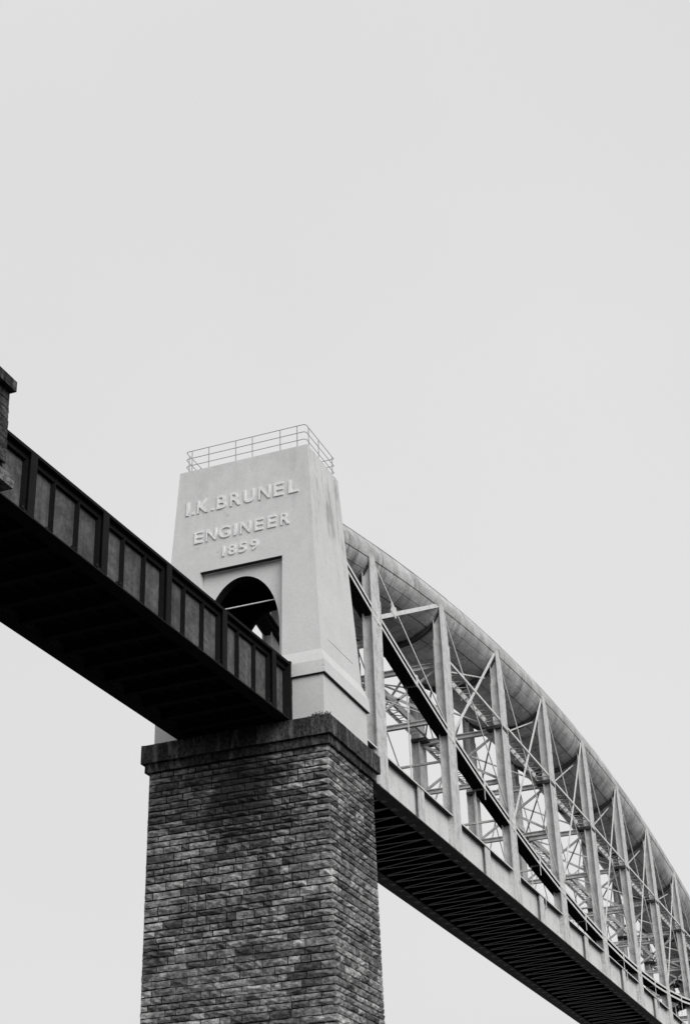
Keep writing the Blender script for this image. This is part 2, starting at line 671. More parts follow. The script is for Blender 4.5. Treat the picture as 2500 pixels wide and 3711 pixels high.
# flanks, back (with its own opening), top
for s in (-1, 1):
    mb.grid([[(xf(z) + (xr(z) - xf(z)) * t, s * ht(z), z) for t in (0, .25, .5, .75, 1)] for z in zl])
RO, RT = RY, RZ
for s in (-1, 1):
    mb.grid([[(xr(z), s * (RO + (ht(z) - RO) * t), z) for t in (0, 1)] for z in (2.3, RT)])
mb.grid([[(xr(z), ht(z) * (2 * t - 1), z) for t in (0, .5, 1)] for z in (RT, 11, HT)])
mb.grid([[(xf(HT) + (xr(HT) - xf(HT)) * t, -ht(HT) + 2 * ht(HT) * q, HT) for t in (0, 1)] for q in (0, 1)])
# reveals of the recesses
mb.grid([[(5.22, y, RZ), (xr(RZ), y, RZ)] for y in (-RY, RY)])
for s in (-1, 1):
    mb.grid([[(5.22, s * RY, z), (xr(z), s * RY, z)] for z in (ZL, 3.4, 6, RZ)])
mb.grid([[(xf(RZ), y, RZ), (XP, y, RZ)] for y in (-RY, RY)])
for s in (-1, 1):
    mb.grid([[(xf(z), s * RY, z), (XP, s * RY, z)] for z in (2.3, 3.4, 6, RZ)])
shaft = mb.build('shaft', M['render'], tower, fix=False)

# arch walls at the back of the front and rear recesses
AY, AA, AB, AZ = 0.10, 1.90, 2.90, 5.27
N = 28
arch = [(AY + AA * math.cos(math.pi * i / N), AZ + AB * math.sin(math.pi * i / N)) for i in range(N + 1)]
outer = []
for i in range(N + 1):
    a = math.pi * i / N
    t = (RZ - AZ) / max(math.sin(a), 1e-6)
    yy = t * math.cos(a)
    if abs(yy) > RY:
        yy = RY if math.cos(a) > 0 else -RY
        zz = AZ + abs(RY / math.cos(a)) * math.sin(a)
    else:
        zz = RZ
    outer.append((yy, zz))


def arch_wall(x_out, x_in):
    face, ring, back = MB(), MB(), MB()
    for i in range(N):
        (a0, b0), (a1, b1), (c0, d0), (c1, d1) = arch[i], arch[i + 1], outer[i], outer[i + 1]
        face.add([(x_out, a0, b0), (x_out, a1, b1), (x_out, c1, d1), (x_out, c0, d0)], [(0, 1, 2, 3)])
        ring.add([(x_out, a0, b0), (x_out, a1, b1), (x_in, a1, b1), (x_in, a0, b0)], [(0, 1, 2, 3)])
        back.add([(x_in, a0, b0), (x_in, a1, b1), (x_in, c1, d1), (x_in, c0, d0)], [(0, 1, 2, 3)])
    for s, yy in ((1, AY + AA), (-1, AY - AA)):
        face.grid([[(x_out, yy, z), (x_out, s * RY, z)] for z in (ZL, AZ)])
        ring.grid([[(x_out, yy, z), (x_in, yy, z)] for z in (ZL, AZ)])
        back.grid([[(x_in, yy, z), (x_in, s * RY, z)] for z in (ZL, AZ)])
    face.build('arch_wall', M['render'], tower, fix=False)
    ring.build('arch_soffit', M['dark_room'], tower, fix=False)
    back.build('arch_lining', M['dark_room'], tower, fix=False)


D2, D3 = XP + 0.55, 5.05
arch_wall(XP, D2)
arch_wall(5.22, D3)
# dark chamber between the arches
mb = MB()
for s in (-1, 1):
    mb.grid([[(D2 + .003, s * 2.3, z), (D3 - .003, s * 2.3, z)] for z in (ZL, 9.2)])
    for xx in (D2 + .003, D3 - .003):
        mb.grid([[(xx, s * y, z) for y in (RY, 2.3)] for z in (ZL, RZ)])
mb.grid([[(D2 + .003, y, 9.2), (D3 - .003, y, 9.2)] for y in (-2.3, 2.3)])
for xx in (D2 + .003, D3 - .003):
    mb.grid([[(xx, y, z) for y in (-2.3, 2.3)] for z in (RZ, 9.2)])
mb.build('chamber', M['dark_room'], tower, fix=False)
MB().box((xf(RZ) + .012, -RY + .004, RZ - .014), (XP - .10, RY - .004, RZ - .002)).build('recess_shade_strip', M['iron'], tower)  # thin dark strip painting in the shade at the recess head
MB().tube((1.45, -2.29, 6.79), (1.45, 2.29, 6.79), 0.035).build('conduit', M['letter'], tower)
# MB().box((4.72, -2.28, 6.95), (4.98, 2.28, 7.35)).build('cross_beam', M['dark_room'], tower)

# plinth: overhanging course with weathered top, in two halves left and right of the track
for s in (-1, 1):
    def seg(xa, xb, ya, yb, za, zb, xa2, xb2, yb2):
        """slab from y=ya (inner, at the track) to yb (outer); upper outline xa2..xb2, yb2"""
        lo = [(xa, s * ya, za), (xb, s * ya, za), (xb, s * yb, za), (xa, s * yb, za)]
        hi = [(xa2, s * ya, zb), (xb2, s * ya, zb), (xb2, s * yb2, zb), (xa2, s * yb2, zb)]
        return MB().hexa(lo, hi)
    seg(0.30, 5.95, 2.10, 4.335, 2.16, 2.78, 0.33, 5.92, 4.305).build('plinth_course', M['render'], tower)
    seg(0.33, 5.92, 2.10, 4.305, 2.781, ZP, xf(ZP) - .02, xr(ZP) + .02, ht(ZP) + .02).build('plinth_weathering', M['render'], tower)
    seg(0.62, 5.66, 2.10, 4.02, 0.0, 2.159, 0.62, 5.66, 4.02).build('plinth_core', M['render'], tower)
    seg(0.44, 5.84, 2.10, 4.185, 0.002, 2.157, 0.44, 5.84, 4.185).build('base_block', M['render'], tower)
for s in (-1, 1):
    # added dark strip painting in the shade under the overhang
    MB().box((0.335, min(s * 2.10, s * 4.30), 2.128), (5.915, max(s * 2.10, s * 4.30), 2.1585)).build('plinth_shade_strip', M['iron'], tower)
# faint band on the flank just above the plinth
MB().box((1.5, -ht(4.25) - .018, 4.235), (4.6, -ht(4.25) + .2, 4.262)).build('drip_band', M['render'], tower)
# track slab inside the portal
MB().box((0.5, -2.09, 0.3), (5.6, 2.09, 0.88)).build('track_slab', M['dark_room'], tower)


# raised lettering, each character a piece of its own
def glyph_mesh(ch):
    cu = bpy.data.curves.new('glyph', 'FONT')
    cu.body = ch
    cu.size = 1.0
    cu.extrude = 0.05
    cu.offset = 0.006
    cu.resolution_u = 3
    ob = bpy.data.objects.new('glyph', cu)
    COL.objects.link(ob)
    bpy.context.view_layer.update()
    dg = bpy.context.evaluated_depsgraph_get()
    me = bpy.data.meshes.new_from_object(ob.evaluated_get(dg))
    bpy.data.objects.remove(ob)
    return me


def put_letter(ch, y_left, width, z0, h, depth=0.062):
    name = 'letter' if ch.isalpha() else ('numeral' if ch.isdigit() else 'full_stop')
    src = 'I' if ch == '1' else ch
    me = glyph_mesh(src)
    xs = [v.co.x for v in me.vertices]
    ys = [v.co.y for v in me.vertices]
    zs = [v.co.z for v in me.vertices]
    x0, x1 = min(xs), max(xs)
    y0, y1 = (min(ys), max(ys))
    zz0, zz1 = min(zs), max(zs)
    sx = width / (x1 - x0)
    if ch == '.':
        sy, zb = h / (y1 - y0), z0
    else:
        sy, zb = h / (y1 - y0), z0
    for v in me.vertices:
        Z = zb + (v.co.y - y0) * sy
        Y = y_left - (v.co.x - x0) * sx
        t = (v.co.z - zz0) / (zz1 - zz0)
        v.co = (xf(Z) + 0.02 - t * (depth + 0.02), Y, Z)
    me.name = name
    me.materials.clear()
    me.materials.append(M['letter'])
    o = bpy.data.objects.new(name, me)
    COL.objects.link(o)
    o.parent = tower
    return o


Z1, H1_ = 11.97, 0.745
for ch, y, wd in (('I', 3.0, .135), ('.', 2.68, .14), ('K', 2.40, .57), ('.', 1.64, .14), ('B', 1.34, .50), ('R', .62, .54), ('U', -.11, .55),
                  ('N', -.91, .60), ('E', -1.70, .50), ('L', -2.48, .51)):
    put_letter(ch, y, wd, Z1, H1_ if ch != '.' else .135)
Z2, H2_ = 10.28, 0.655
for ch, y, wd in (('E', 2.50, .45), ('N', 1.87, .55), ('G', 1.19, .58), ('I', .38, .125), ('N', .04, .53), ('E', -.72, .43), ('E', -1.40, .43), ('R', -2.08, .44)):
    put_letter(ch, y, wd, Z2, H2_)
Z3, H3_ = 9.25, 0.56
for ch, y, wd in (('1', .97, .11), ('8', .66, .40), ('5', .10, .39), ('9', -.50, .42)):
    put_letter(ch, y, wd, Z3, H3_)

# ------------------------------------------------------------------ guard rail on the roof of the tower
gr = thing('guard_rail', 'thin three bar guard rail round the roof of the white tower', 'railing')
RX0, RX1, RYY = 1.25, 4.95, 3.28
for z in (15.93, 15.51, 15.09):
    c = .10
    pts = [(RX0 + c, -RYY), (RX1, -RYY)], [(RX0, -RYY + c), (RX0, RYY - c)], [(RX0 + c, RYY), (RX1, RYY)], [(RX0 + c, -RYY), (RX0, -RYY + c)], [(RX0, RYY - c), (RX0 + c, RYY)], [(RX1, -RYY), (RX1, RYY)]
    mbr = MB()
    for (a, b), (c2, d) in pts:
        mbr.tube((a, b, z), (c2, d, z), 0.020, 6)
    mbr.build('rail_bar', M['rail'], gr)
for y in (2.93, 2.0, .51, -.40, -1.91, -2.82):
    MB().tube((RX0, y, HT - .02), (RX0, y, 15.93), 0.024, 6).build('rail_post', M['rail'], gr)
    MB().box((RX0 - .07, y - .07, HT - .01), (RX0 + .07, y + .07, HT + .025)).build('base_plate', M['rail'], gr)
for x in (1.62, 2.9, 4.7):
    for s in (-1, 1):
        MB().tube((x, s * RYY, HT - .02), (x, s * RYY, 15.93), 0.024, 6).build('rail_post', M['rail'], gr)

# ------------------------------------------------------------------ approach span (dark plate girders)
ap = thing('approach_span', 'dark plate girder approach span crossing overhead from the left edge to the portal', 'girder bridge')
ap.location = (0.40, 0.085, 0.0)
ap.rotation_euler = (0, 0, -0.022)
L0 = -27.5
HWA = 2.77


def ztop(x):
    return 2.86 + 0.0125 * x


ZB = 0.06
for s in (-1, 1):
    MB().hexa([(L0, s * HWA, ztop(L0) - .12), (0, s * HWA, ztop(0) - .12), (0, s * (HWA - .60), ztop(0) - .12), (L0, s * (HWA - .60), ztop(L0) - .12)],
              [(L0, s * HWA, ztop(L0)), (0, s * HWA, ztop(0)), (0, s * (HWA - .60), ztop(0)), (L0, s * (HWA - .60), ztop(L0))]).build('top_flange', M['darker'], ap)
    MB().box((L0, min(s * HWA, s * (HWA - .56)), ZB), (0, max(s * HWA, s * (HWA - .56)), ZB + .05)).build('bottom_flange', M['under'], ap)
    # angle iron under the top flange
    MB().hexa([(L0, s * (HWA - .20), ztop(L0) - .34), (0, s * (HWA - .20), ztop(0) - .34), (0, s * (HWA - .37), ztop(0) - .34), (L0, s * (HWA - .37), ztop(L0) - .34)],
              [(L0, s * (HWA - .20), ztop(L0) - .121), (0, s * (HWA - .20), ztop(0) - .121), (0, s * (HWA - .37), ztop(0) - .121), (L0, s * (HWA - .37), ztop(L0) - .121)]).build('flange_angle', M['darker'], ap)
    # joint covers along the top
    k = 0
    x = -0.15
    while x > L0:
        yw = s * (HWA - .36)
        xa = x - 1.6
        wx = max(xa, L0)
        wb_ = MB()
        wb_.cur = random.uniform(.15, .21)
        wb_.hexa([(wx + .01, yw - .012, ZB + .05), (x - .01, yw - .012, ZB + .05), (x - .01, yw + .012, ZB + .05), (wx + .01, yw + .012, ZB + .05)],
                 [(wx + .01, yw - .012, ztop(wx) - .125), (x - .01, yw - .012, ztop(x) - .125), (x - .01, yw + .012, ztop(x) - .125), (wx + .01, yw + .012, ztop(wx) - .125)])
        wb_.build('web_panel', M['dark'], ap)
        # a plate joint with a deep tee stiffener every third bay, thin angle between
        wide = (k % 3 == 1)
        st = MB()
        if wide:
            st.box((x - .22, min(yw, s * (HWA - .17)), ZB + .05), (x + .22, max(yw, s * (HWA - .17)), ztop(x) - .125))
            st.box((x - .03, min(s * (HWA - .17), s * (HWA - .03)), ZB + .05), (x + .03, max(s * (HWA - .17), s * (HWA - .03)), ztop(x) - .125))
            st.box((x - .20, min(s * (HWA - .03), s * (HWA - .0)), ZB + .055), (x + .20, max(s * (HWA - .03), s * HWA), ztop(x) - .123))
        else:
            st.box((x - .05, min(yw, s * (HWA - .28)), ZB + .05), (x + .05, max(yw, s * (HWA - .24)), ztop(x) - .125))
            st.box((x - .018, min(s * (HWA - .28), s * (HWA - .16)), ZB + .05), (x + .018, max(s * (HWA - .28), s * (HWA - .16)), ztop(x) - .125))
        st.build('stiffener', M['darker'], ap)
        x -= 1.6
        k += 1
    MB().box((-.14, min(s * (HWA + .02), s * (HWA - .62)), ZB - .03), (0.03, max(s * (HWA + .02), s * (HWA - .62)), ztop(0) + .05)).build('end_post', M['darker'], ap)
    MB().box((.031, min(s * (HWA + .0), s * (HWA - .5)), 1.35), (0.11, max(s * HWA, s * (HWA - .5)), ztop(0) + .09)).build('end_cleat', M['darker'], ap)
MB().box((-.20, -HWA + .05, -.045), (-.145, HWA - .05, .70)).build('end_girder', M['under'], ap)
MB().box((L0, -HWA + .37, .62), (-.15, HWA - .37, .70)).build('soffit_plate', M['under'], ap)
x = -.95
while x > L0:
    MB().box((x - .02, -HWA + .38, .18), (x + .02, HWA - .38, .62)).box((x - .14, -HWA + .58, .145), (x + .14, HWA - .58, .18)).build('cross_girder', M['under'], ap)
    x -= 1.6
for y in (-1.25, 1.25, -.4, .4):
    MB().box((L0, y - .1, .50), (-.2, y + .1, .619)).build('rail_bearer', M['under'], ap)

# ------------------------------------------------------------------ left approach pier
lp = thing('approach_pier', 'dark stone approach pier with capped pedestal beside the girder at the left edge', 'bridge pier')


def pl_front(u, z, d):
    return (-28.2 - d, u, z)


def pedestal(s):
    """pedestal beside the girder: near one at s=-1"""
    ya, yb = (-3.42, -2.62) if s < 0 else (3.15, 3.95)
    x0, x1 = -27.4, -24.12
    # the pedestal tapers a little
    k = 0
    MB().box((x0 + .03, ya + .03, 0), (x1 - .03, yb - .03, 2.60)).build('pedestal_core', M['joint'], lp)
    for z0, z1 in courses(2.60, 0.02, .30, .38):
        z0 = max(z0, 0.0)
        if z1 - z0 < .05:
            continue
        bt = 0.045 * (2.6 - (z0 + z1) / 2)
        def PS(u, z, d, yy=ya if s < 0 else yb):
            return (u + bt, yy + s * d, z)
        def PE(u, z, d):
            return (x1 + bt - 0.045 * 2.0 + d, u, z)
        x = x0
        while x < x1 - .06:
            wd = random.uniform(.5, .95)
            if x1 - x - wd < .3:
                wd = x1 - x
            mbs = MB()
            mbs.cur = random.uniform(.07, .17)
            patch(mbs, PS, x, x + wd, z0, z1, .02, .012, 3, 2, k + 5000 + s)
            if x + wd > x1 - .06:
                patch(mbs, PE, ya, yb, z0, z1, .02, .012, 2, 2, k + 5600 + s)
            mbs.build('stone', M['stone'], lp)
            x += wd
            k += 1
    mbc = MB()
    mbc.cur = .25
    mbc.hexa([(x0 - .3, ya - .25, 2.60), (x1 + .05, ya - .22, 2.60), (x1 + .05, yb + .22, 2.60), (x0 - .3, yb + .25, 2.60)],
             [(x0 - .3, ya - .25, 2.98), (x1 + .05, ya - .22, 2.98), (x1 + .05, yb + .22, 2.98), (x0 - .3, yb + .25, 2.98)])
    mbc.hexa([(x0 - .3, ya - .25, 2.98), (x1 + .05, ya - .22, 2.98), (x1 + .05, yb + .22, 2.98), (x0 - .3, yb + .25, 2.98)],
             [(x0 - .2, ya - .1, 3.10), (x1 - .02, ya - .1, 3.10), (x1 - .02, yb + .1, 3.10), (x0 - .2, yb + .1, 3.10)])
    mbc.build('pedestal_cap', M['dark_stone'], lp)


for s in (-1, 1):
    pedestal(s)
    ya, yb = (-3.36, -2.60) if s < 0 else (3.1, 4.0)
    for a, b in ((-27.9, -26.5), (-26.48, -25.05), (-25.03, -23.42)):
        q = MB()
        q.cur = random.uniform(.26, .42)
        q.hexa([(a, ya, -.58), (b, ya, -.58), (b, yb, -.58), (a, yb, -.58)], [(a, ya - .02, -.20), (b + .02, ya - .02, -.20), (b + .02, yb, -.20), (a, yb, -.20)])
        q.hexa([(a, ya - .02, -.20), (b + .02, ya - .02, -.20), (b + .02, yb, -.20), (a, yb, -.20)], [(a, ya + .16, 0.0), (b - .16, ya + .16, 0.0), (b - .16, yb, 0.0), (a, yb, 0.0)])
        q.build('ledge_stone', M['stone'], lp)
c2 = MB()
c2.cur = .2
c2.box((-28.0, -3.2, -1.0), (-24.1, 3.9, -.585)).build('corbel_course', M['dark_stone'], lp)
MB().box((-28.0, -3.0, -1.6), (-24.9, 3.7, -1.003)).build('corbel_core', M['dark_stone'], lp)
MB().box((-28.2 + .05, -2.95, GZ - .5), (-24.95, 3.65, -1.603)).build('wall_core', M['joint'], lp)
k = 0
for z0, z1 in courses(-1.62, -12.0, .30, .42):
    x = -28.15
    while x < -24.95 - .05:
        wd = random.uniform(.6, 1.1)
        if -24.95 - x - wd < .35:
            wd = -24.95 - x
        q = MB()
        q.cur = tone_pick()
        patch(q, lambda u, z, d: (u, -2.95 - d, z), x, x + wd, z0, z1, .03, .014, 2, 2, 7000 + k)
        q.build('stone', M['stone'], lp)
        x += wd
        k += 1

# ------------------------------------------------------------------ main span: arched tube truss
ts = thing('tube_truss', 'great arched oval iron tube with hanging chains and pale uprights beyond the tower', 'bridge truss')
XC = 66.0
TA, TB = 3.05, 2.10


def X(i):
    return 11.5751 + 12 * i


def ztube(x):
    return 19.0 - 0.0019 * (x - XC) ** 2


def znode(x):
    return 18.8 - 0.0019 * (x - XC) ** 2


def zch(x):
    return 3.31 + 0.00216 * (x - XC) ** 2


NSTD = 10
XS0, XS1 = 4.6, 127.0


def tpt(x, a, r=0.0):
    """point on the tube at angle a (0 = near side, pi/2 = top), offset r outwards"""
    return (x - r * math.sin(a) * (-0.0038 * (x - XC)), -(TA + r) * math.cos(a), ztube(x) + (TB + r) * math.sin(a))


# body of the tube under the plating
rows = []
nx = 84
for j in range(nx + 1):
    x = XS0 + (XS1 - XS0) * j / nx
    rows.append([tpt(x, 2 * math.pi * i / 40, -0.035) for i in range(41)])
mb = MB().grid(rows)
for x in (XS0, XS1):
    ring = [tpt(x, 2 * math.pi * i / 40, -0.035) for i in range(40)]
    mb.add(ring, [tuple(range(40))])
tube_body = mb.build('tube', M['seam'], ts, smooth=True)
# riveted plates in strakes; joints stagger from strake to strake
ROWS = 20
plates = []
for r in range(ROWS):
    a0, a1 = 2 * math.pi * r / ROWS - 1.72, 2 * math.pi * (r + 1) / ROWS - 1.72
    x = XS0 + random.uniform(-2, 0)
    while x < XS1:
        L = 3.0 + random.uniform(-.1, .1)
        xa, xb = max(x, XS0), min(x + L, XS1)
        if xb - xa > .2:
            am = (a0 + a1) / 2
            n = Vector((0, -math.cos(am) / TA, math.sin(am) / TB)).normalized()
            c = Vector(tpt((xa + xb) / 2, am))
            v = (Vector((-60.15, -28.41, -25.64)) - c)
            vis = max(0.0, n.dot(v.normalized())) / v.length_squared
            plates.append((vis, r, a0, a1, xa, xb))
        x += L
best = set(sorted(range(len(plates)), key=lambda i: -plates[i][0])[:296])
rest = MB()
for i, (vis, r, a0, a1, xa, xb) in enumerate(plates):
    mb = MB() if i in best else rest
    mb.cur = random.uniform(.56, .74)
    lap = (0.034 if r % 2 else 0.006) + random.uniform(0, .012)
    g_ = 0.018
    da = 0.0085
    rw, rb = [], []
    for q in range(4):
        x = xa + g_ + (xb - xa - 2 * g_) * q / 3
        rw.append([tpt(x, a0 + da + (a1 - a0 - 2 * da) * t / 4, lap) for t in range(5)])
        rb.append([tpt(x, a0 + da + (a1 - a0 - 2 * da) * t / 4, -.034) for t in range(5)])
    mb.grid(rw)
    lp_ = rw[0] + [rw[1][4], rw[2][4]] + rw[3][::-1] + [rw[2][0], rw[1][0]]
    lb = rb[0] + [rb[1][4], rb[2][4]] + rb[3][::-1] + [rb[2][0], rb[1][0]]
    n = len(lp_)
    mb.add(lp_ + lb, [(k, (k + 1) % n, n + (k + 1) % n, n + k) for k in range(n)])
    if i in best:
        mb.build('plate', M['tube'], tube_body)
rest.build('far_plates', M['tube'], tube_body, kind='stuff')
# stiffening rings where the uprights grip the tube
for i in range(NSTD):
    for xo in (-1.15,):
        x = X(i) + xo
        mb = MB()
        A0, A1, n = math.radians(-160), math.radians(-20), 32
        def rr(a):
            return 0.02 + 0.36 * max(0.0, -math.sin(a)) ** 1.2
        for sx in (-.03, .03):
            mb.grid([[(x + sx, *tpt(x, A0 + (A1 - A0) * t / n, -.05)[1:]) for t in range(n + 1)], [(x + sx, *tpt(x, A0 + (A1 - A0) * t / n, rr(A0 + (A1 - A0) * t / n))[1:]) for t in range(n + 1)]])
        mb.grid([[(x + sx, *tpt(x, A0 + (A1 - A0) * t / n, rr(A0 + (A1 - A0) * t / n))[1:]) for t in range(n + 1)] for sx in (-.13, .13)])
        mb.build('tube_rib', M['rib'], ts)  # dark tone paints in the shadow gap between ring and tube

# uprights
SY0, SY1 = 3.10, 2.62       # outer and inner flange plate distances from the centre line
for i in range(NSTD):
    x1 = X(i)
    x0 = x1 - 1.42
    zn = znode(x1 - 1.0)
    for s in (-1, 1):
        st = bpy.data.objects.new('upright', None)
        COL.objects.link(st)
        st.parent = ts
        def poly_plate(y0, y1, pts):
            lo = [(px, s * y0, pz) for px, pz in pts]
            hi = [(px, s * y1, pz) for px, pz in pts]
            n = len(pts)
            return MB().add(lo + hi, [tuple(range(n)), tuple(range(n, 2 * n))[::-1]] + [(k, (k + 1) % n, n + (k + 1) % n, n + k) for k in range(n)])
        outl = [(x0, .13), (x1, .13), (x1 - .03, zn - 1.9), (x1 - .22, zn - .55), (x1 - .62, zn + .12), (x0 + .36, zn + .18), (x0 + .08, zn - .15)]
        zi = ztube(x1 - 1.0) - 1.2
        inn = [(x0, .13), (x1, .13), (x1 - .03, zi), (x0 + .06, zi)]
        poly_plate(SY0, SY0 - .03, outl).build('flange_plate', M['light'], st)
        poly_plate(SY1, SY1 + .03, inn).build('flange_plate', M['mid'], st)
        xm = (x0 + x1) / 2
        MB().box((xm - .015, min(s * (SY1 + .03), s * (SY0 - .03)), .13), (xm + .015, max(s * (SY1 + .03), s * (SY0 - .03)), zn - 1.7)).build('web_plate', M['mid'], st)
        an = MB()
        for xx in (x0, x1 - .13):
            for yy in (SY0 + .0005, SY1 - .0405):
                an.box((xx, min(s * yy, s * (yy + .04)), .14), (xx + .13, max(s * yy, s * (yy + .04)), zn - 2.3))
        an.build('edge_angle', M['light'], st)
        zt_ = ztube(x1 - 1.0) - 1.16
        for xx, mt in ((x0 + .26, 'mid'), (x1 - .13, 'mid')):
            sp = [(s * (SY0 - .031), .14), (s * (SY1 + .031), .14), (s * (SY1 + .031), zt_), (s * (SY0 - .031), zn - .35)]
            MB().add([(xx, py, pz) for py, pz in sp] + [(xx + .02, py, pz) for py, pz in sp],
                     [(0, 1, 2, 3), (7, 6, 5, 4), (0, 1, 5, 4), (1, 2, 6, 5), (2, 3, 7, 6), (3, 0, 4, 7)]).build('side_plate', M[mt], st)
        if i > 1 and i < NSTD:
            # collar box where the level strut meets the upright
            MB().box((x0 - .06, min(s * 2.05, s * (SY0 + .04)), 11.45), (x1 + .05, max(s * 2.05, s * (SY0 + .04)), 11.66)).build('collar_plate', M['rib'], st)

# chains: two tiers of flat links, in half bays
knots = [X(0) - 6.9] + [v for i in range(NSTD) for v in (X(i) - .45, X(i) + 5.45)]
for s in (-1, 1):
    ch = bpy.data.objects.new('chain', None)
    COL.objects.link(ch)
    ch.parent = ts
    for a, b in zip(knots[:-1], knots[1:]):
        for tier in (0, 1):
            dz = -0.08 - tier * 0.40
            lk = MB()
            for q in range(8):
                yy = 3.095 - q * .095
                e = .02 if q % 2 else -.02
                lk.bar((a - .12, s * (yy - .032), zch(a) + dz + e * 0), (b + .12, s * (yy - .032), zch(b) + dz + e * 0), .062, .165)
            lk.build('link', M['chain'], ch)
            MB().bar((a + .15, s * 3.112, zch(a) + dz - .1 * 0), (b - .15, s * 3.112, zch(b) + dz), .024, .168).build('outer_bar', M['bright'], ch)
        # splice plate closing the gap between the tiers from inside
        MB().bar((a + .1, s * 2.66, zch(a) - .28), (b - .1, s * 2.66, zch(b) - .28), .30, .24).build('packing', M['under'], ch)
    for a in knots:
        pn = MB()
        pn.tube((a, s * 3.16, zch(a) - .08), (a, s * 2.34, zch(a) - .08), .11, 10)
        pn.tube((a, s * 3.16, zch(a) - .48), (a, s * 2.34, zch(a) - .48), .11, 10)
        pn.bar((a, s * 3.13, zch(a) + .06), (a, s * 3.13, zch(a) - .62), .26, .04, (0, 1, 0))
        pn.build('pin', M['bright'], ch)
    for i in range(NSTD):
        x = X(i) + 5.45
        MB().bar((x, s * 2.50, 1.9), (x, s * 2.50, zch(x) - .62), .055, .055, (0, 1, 0)).build('hanger', M['bright'], ch)
        if i > 0:
            MB().bar((x, s * 3.11, max(1.95, zch(x) - 1.25)), (x, s * 3.11, zch(x) - .40), .07, .03, (0, 1, 0)).build('hanger', M['bright'], ch)

# diagonal ties, level lattice struts, cross beams, sway and plan bracing
for s in (-1, 1):
    for i in range(NSTD - 1):
        xa, xb = X(i) - .30, X(i + 1) - .95
        # rising flat: chain knot up to the head of the next upright
        MB().bar((xa, s * 3.02, zch(xa) - .1), (xb - .15, s * 3.02, znode(xb) + .02), .24 if i == 0 else .19, .05, (0, 1, 0)).build('diagonal_tie', M['bright'], ts)
        # falling twin rods: head of this upright down to the next knot
        p, q = (X(i) - .45, s * 2.98, znode(X(i)) - .25), (X(i + 1) - .6, s * 2.98, zch(X(i + 1)) + .2)
        MB().bar(p, q, .10, .05, (0, 1, 0)).build('falling_tie', M['bright'], ts)
        if i == 0:
            # forged ring where the two cross
            t = ((xb - xa))
            bc = Vector((13.95, 0, 11.22))
            pr = []
            for q in range(16):
                an_ = 2 * math.pi * q / 16
                rd = .27 + .20 * max(0.0, abs(math.cos(2 * (an_ - .55))) - .3) / .7
                pr.append((bc.x + rd * math.cos(an_), bc.z + rd * math.sin(an_)))
            MB().add([(px, s * 2.98, pz) for px, pz in pr] + [(px, s * 3.06, pz) for px, pz in pr],
                     [tuple(range(16)), tuple(range(16, 32))[::-1]] + [(k, (k + 1) % 16, 16 + (k + 1) % 16, 16 + k) for k in range(16)]).build('cross_boss', M['bright'], ts)
    for i in range(1, NSTD - 1):
        xa, xb = X(i) + .06, X(i + 1) - 1.50
        ls = bpy.data.objects.new('lattice_strut', None)
        COL.objects.link(ls)
        ls.parent = ts
        MB().bar((xa, s * 3.06, 11.98), (xb, s * 3.06, 11.98), .05, .15).bar((xa, s * 2.98, 12.05), (xb, s * 2.98, 12.05), .15, .03).build('outer_chord', M['bright'], ls)
        MB().bar((xa, s * 2.12, 11.72), (xb, s * 2.12, 11.72), .16, .10).bar((xa, s * 2.12, 12.0), (xb, s * 2.12, 12.0), .05, .45).build('inner_chord', M['mid'], ls)
        la = MB()
        n = 10
        for q in range(n):
            u0, u1 = xa + (xb - xa) * q / n, xa + (xb - xa) * (q + 1) / n
            um = (u0 + u1) / 2
            la.bar((u0, s * 3.0, 11.90), (um, s * 2.15, 11.80), .08, .03)
            la.bar((um, s * 2.15, 11.80), (u1, s * 3.0, 11.90), .08, .03)
        la.build('lacing', M['light'], ls)
        # mid brace from strut to the tube, set inside
        xm = (xa + xb) / 2
        MB().bar((X(i) + 1.2, s * 2.25, 12.0), (X(i + 1) - 1.5, s * 2.25, znode(X(i + 1)) - 2.0), .09, .05, (0, 1, 0)).build('inner_brace', M['mid'], ts)
        MB().bar((xm - .1, s * 2.12, 11.5), (xm - .1, s * 2.12, 12.25), .16, .06, (0, 1, 0)).build('strut_clip', M['mid'], ts)
for i in range(NSTD):
    x = X(i) - .71
    def dbl(z, w=.34):
        b = MB()
        b.box((x - .14, -2.6, z + w * .5 - .05), (x + .14, 2.6, z + w * .5))
        b.box((x - .14, -2.6, z - w * .5), (x + .14, 2.6, z - w * .5 + .05))
        b.box((x - .02, -2.6, z - w * .5 + .05), (x + .02, 2.6, z + w * .5 - .05))
        b.build('cross_beam', M['mid'], ts)
    if znode(x) > 13.5:
        dbl(11.55)
    dbl(8.1, .30)
    MB().box((x - .07, -2.6, 5.5), (x + .07, 2.6, 5.62)).build('cross_rod', M['mid'], ts)
    for s in (-1, 1):
        if znode(x) > 13.5:
            MB().bar((x, s * 2.6, 11.4), (x, -s * 2.6, 8.2), .16, .10, (1, 0, 0)).build('sway_brace', M['mid'], ts)
        if i < NSTD - 1:
            if i == 0:
                MB().bar((x + .2, s * 2.5, 8.05), (x + 11.8, -s * 2.5, 8.05), .05, .05).build('wind_brace', M['mid'], ts)
            if i > 0:
                MB().bar((x + .2, s * 2.3, 11.75), (x + 11.8, -s * 2.3, 11.75), .09, .09).build('wind_brace', M['mid'], ts)

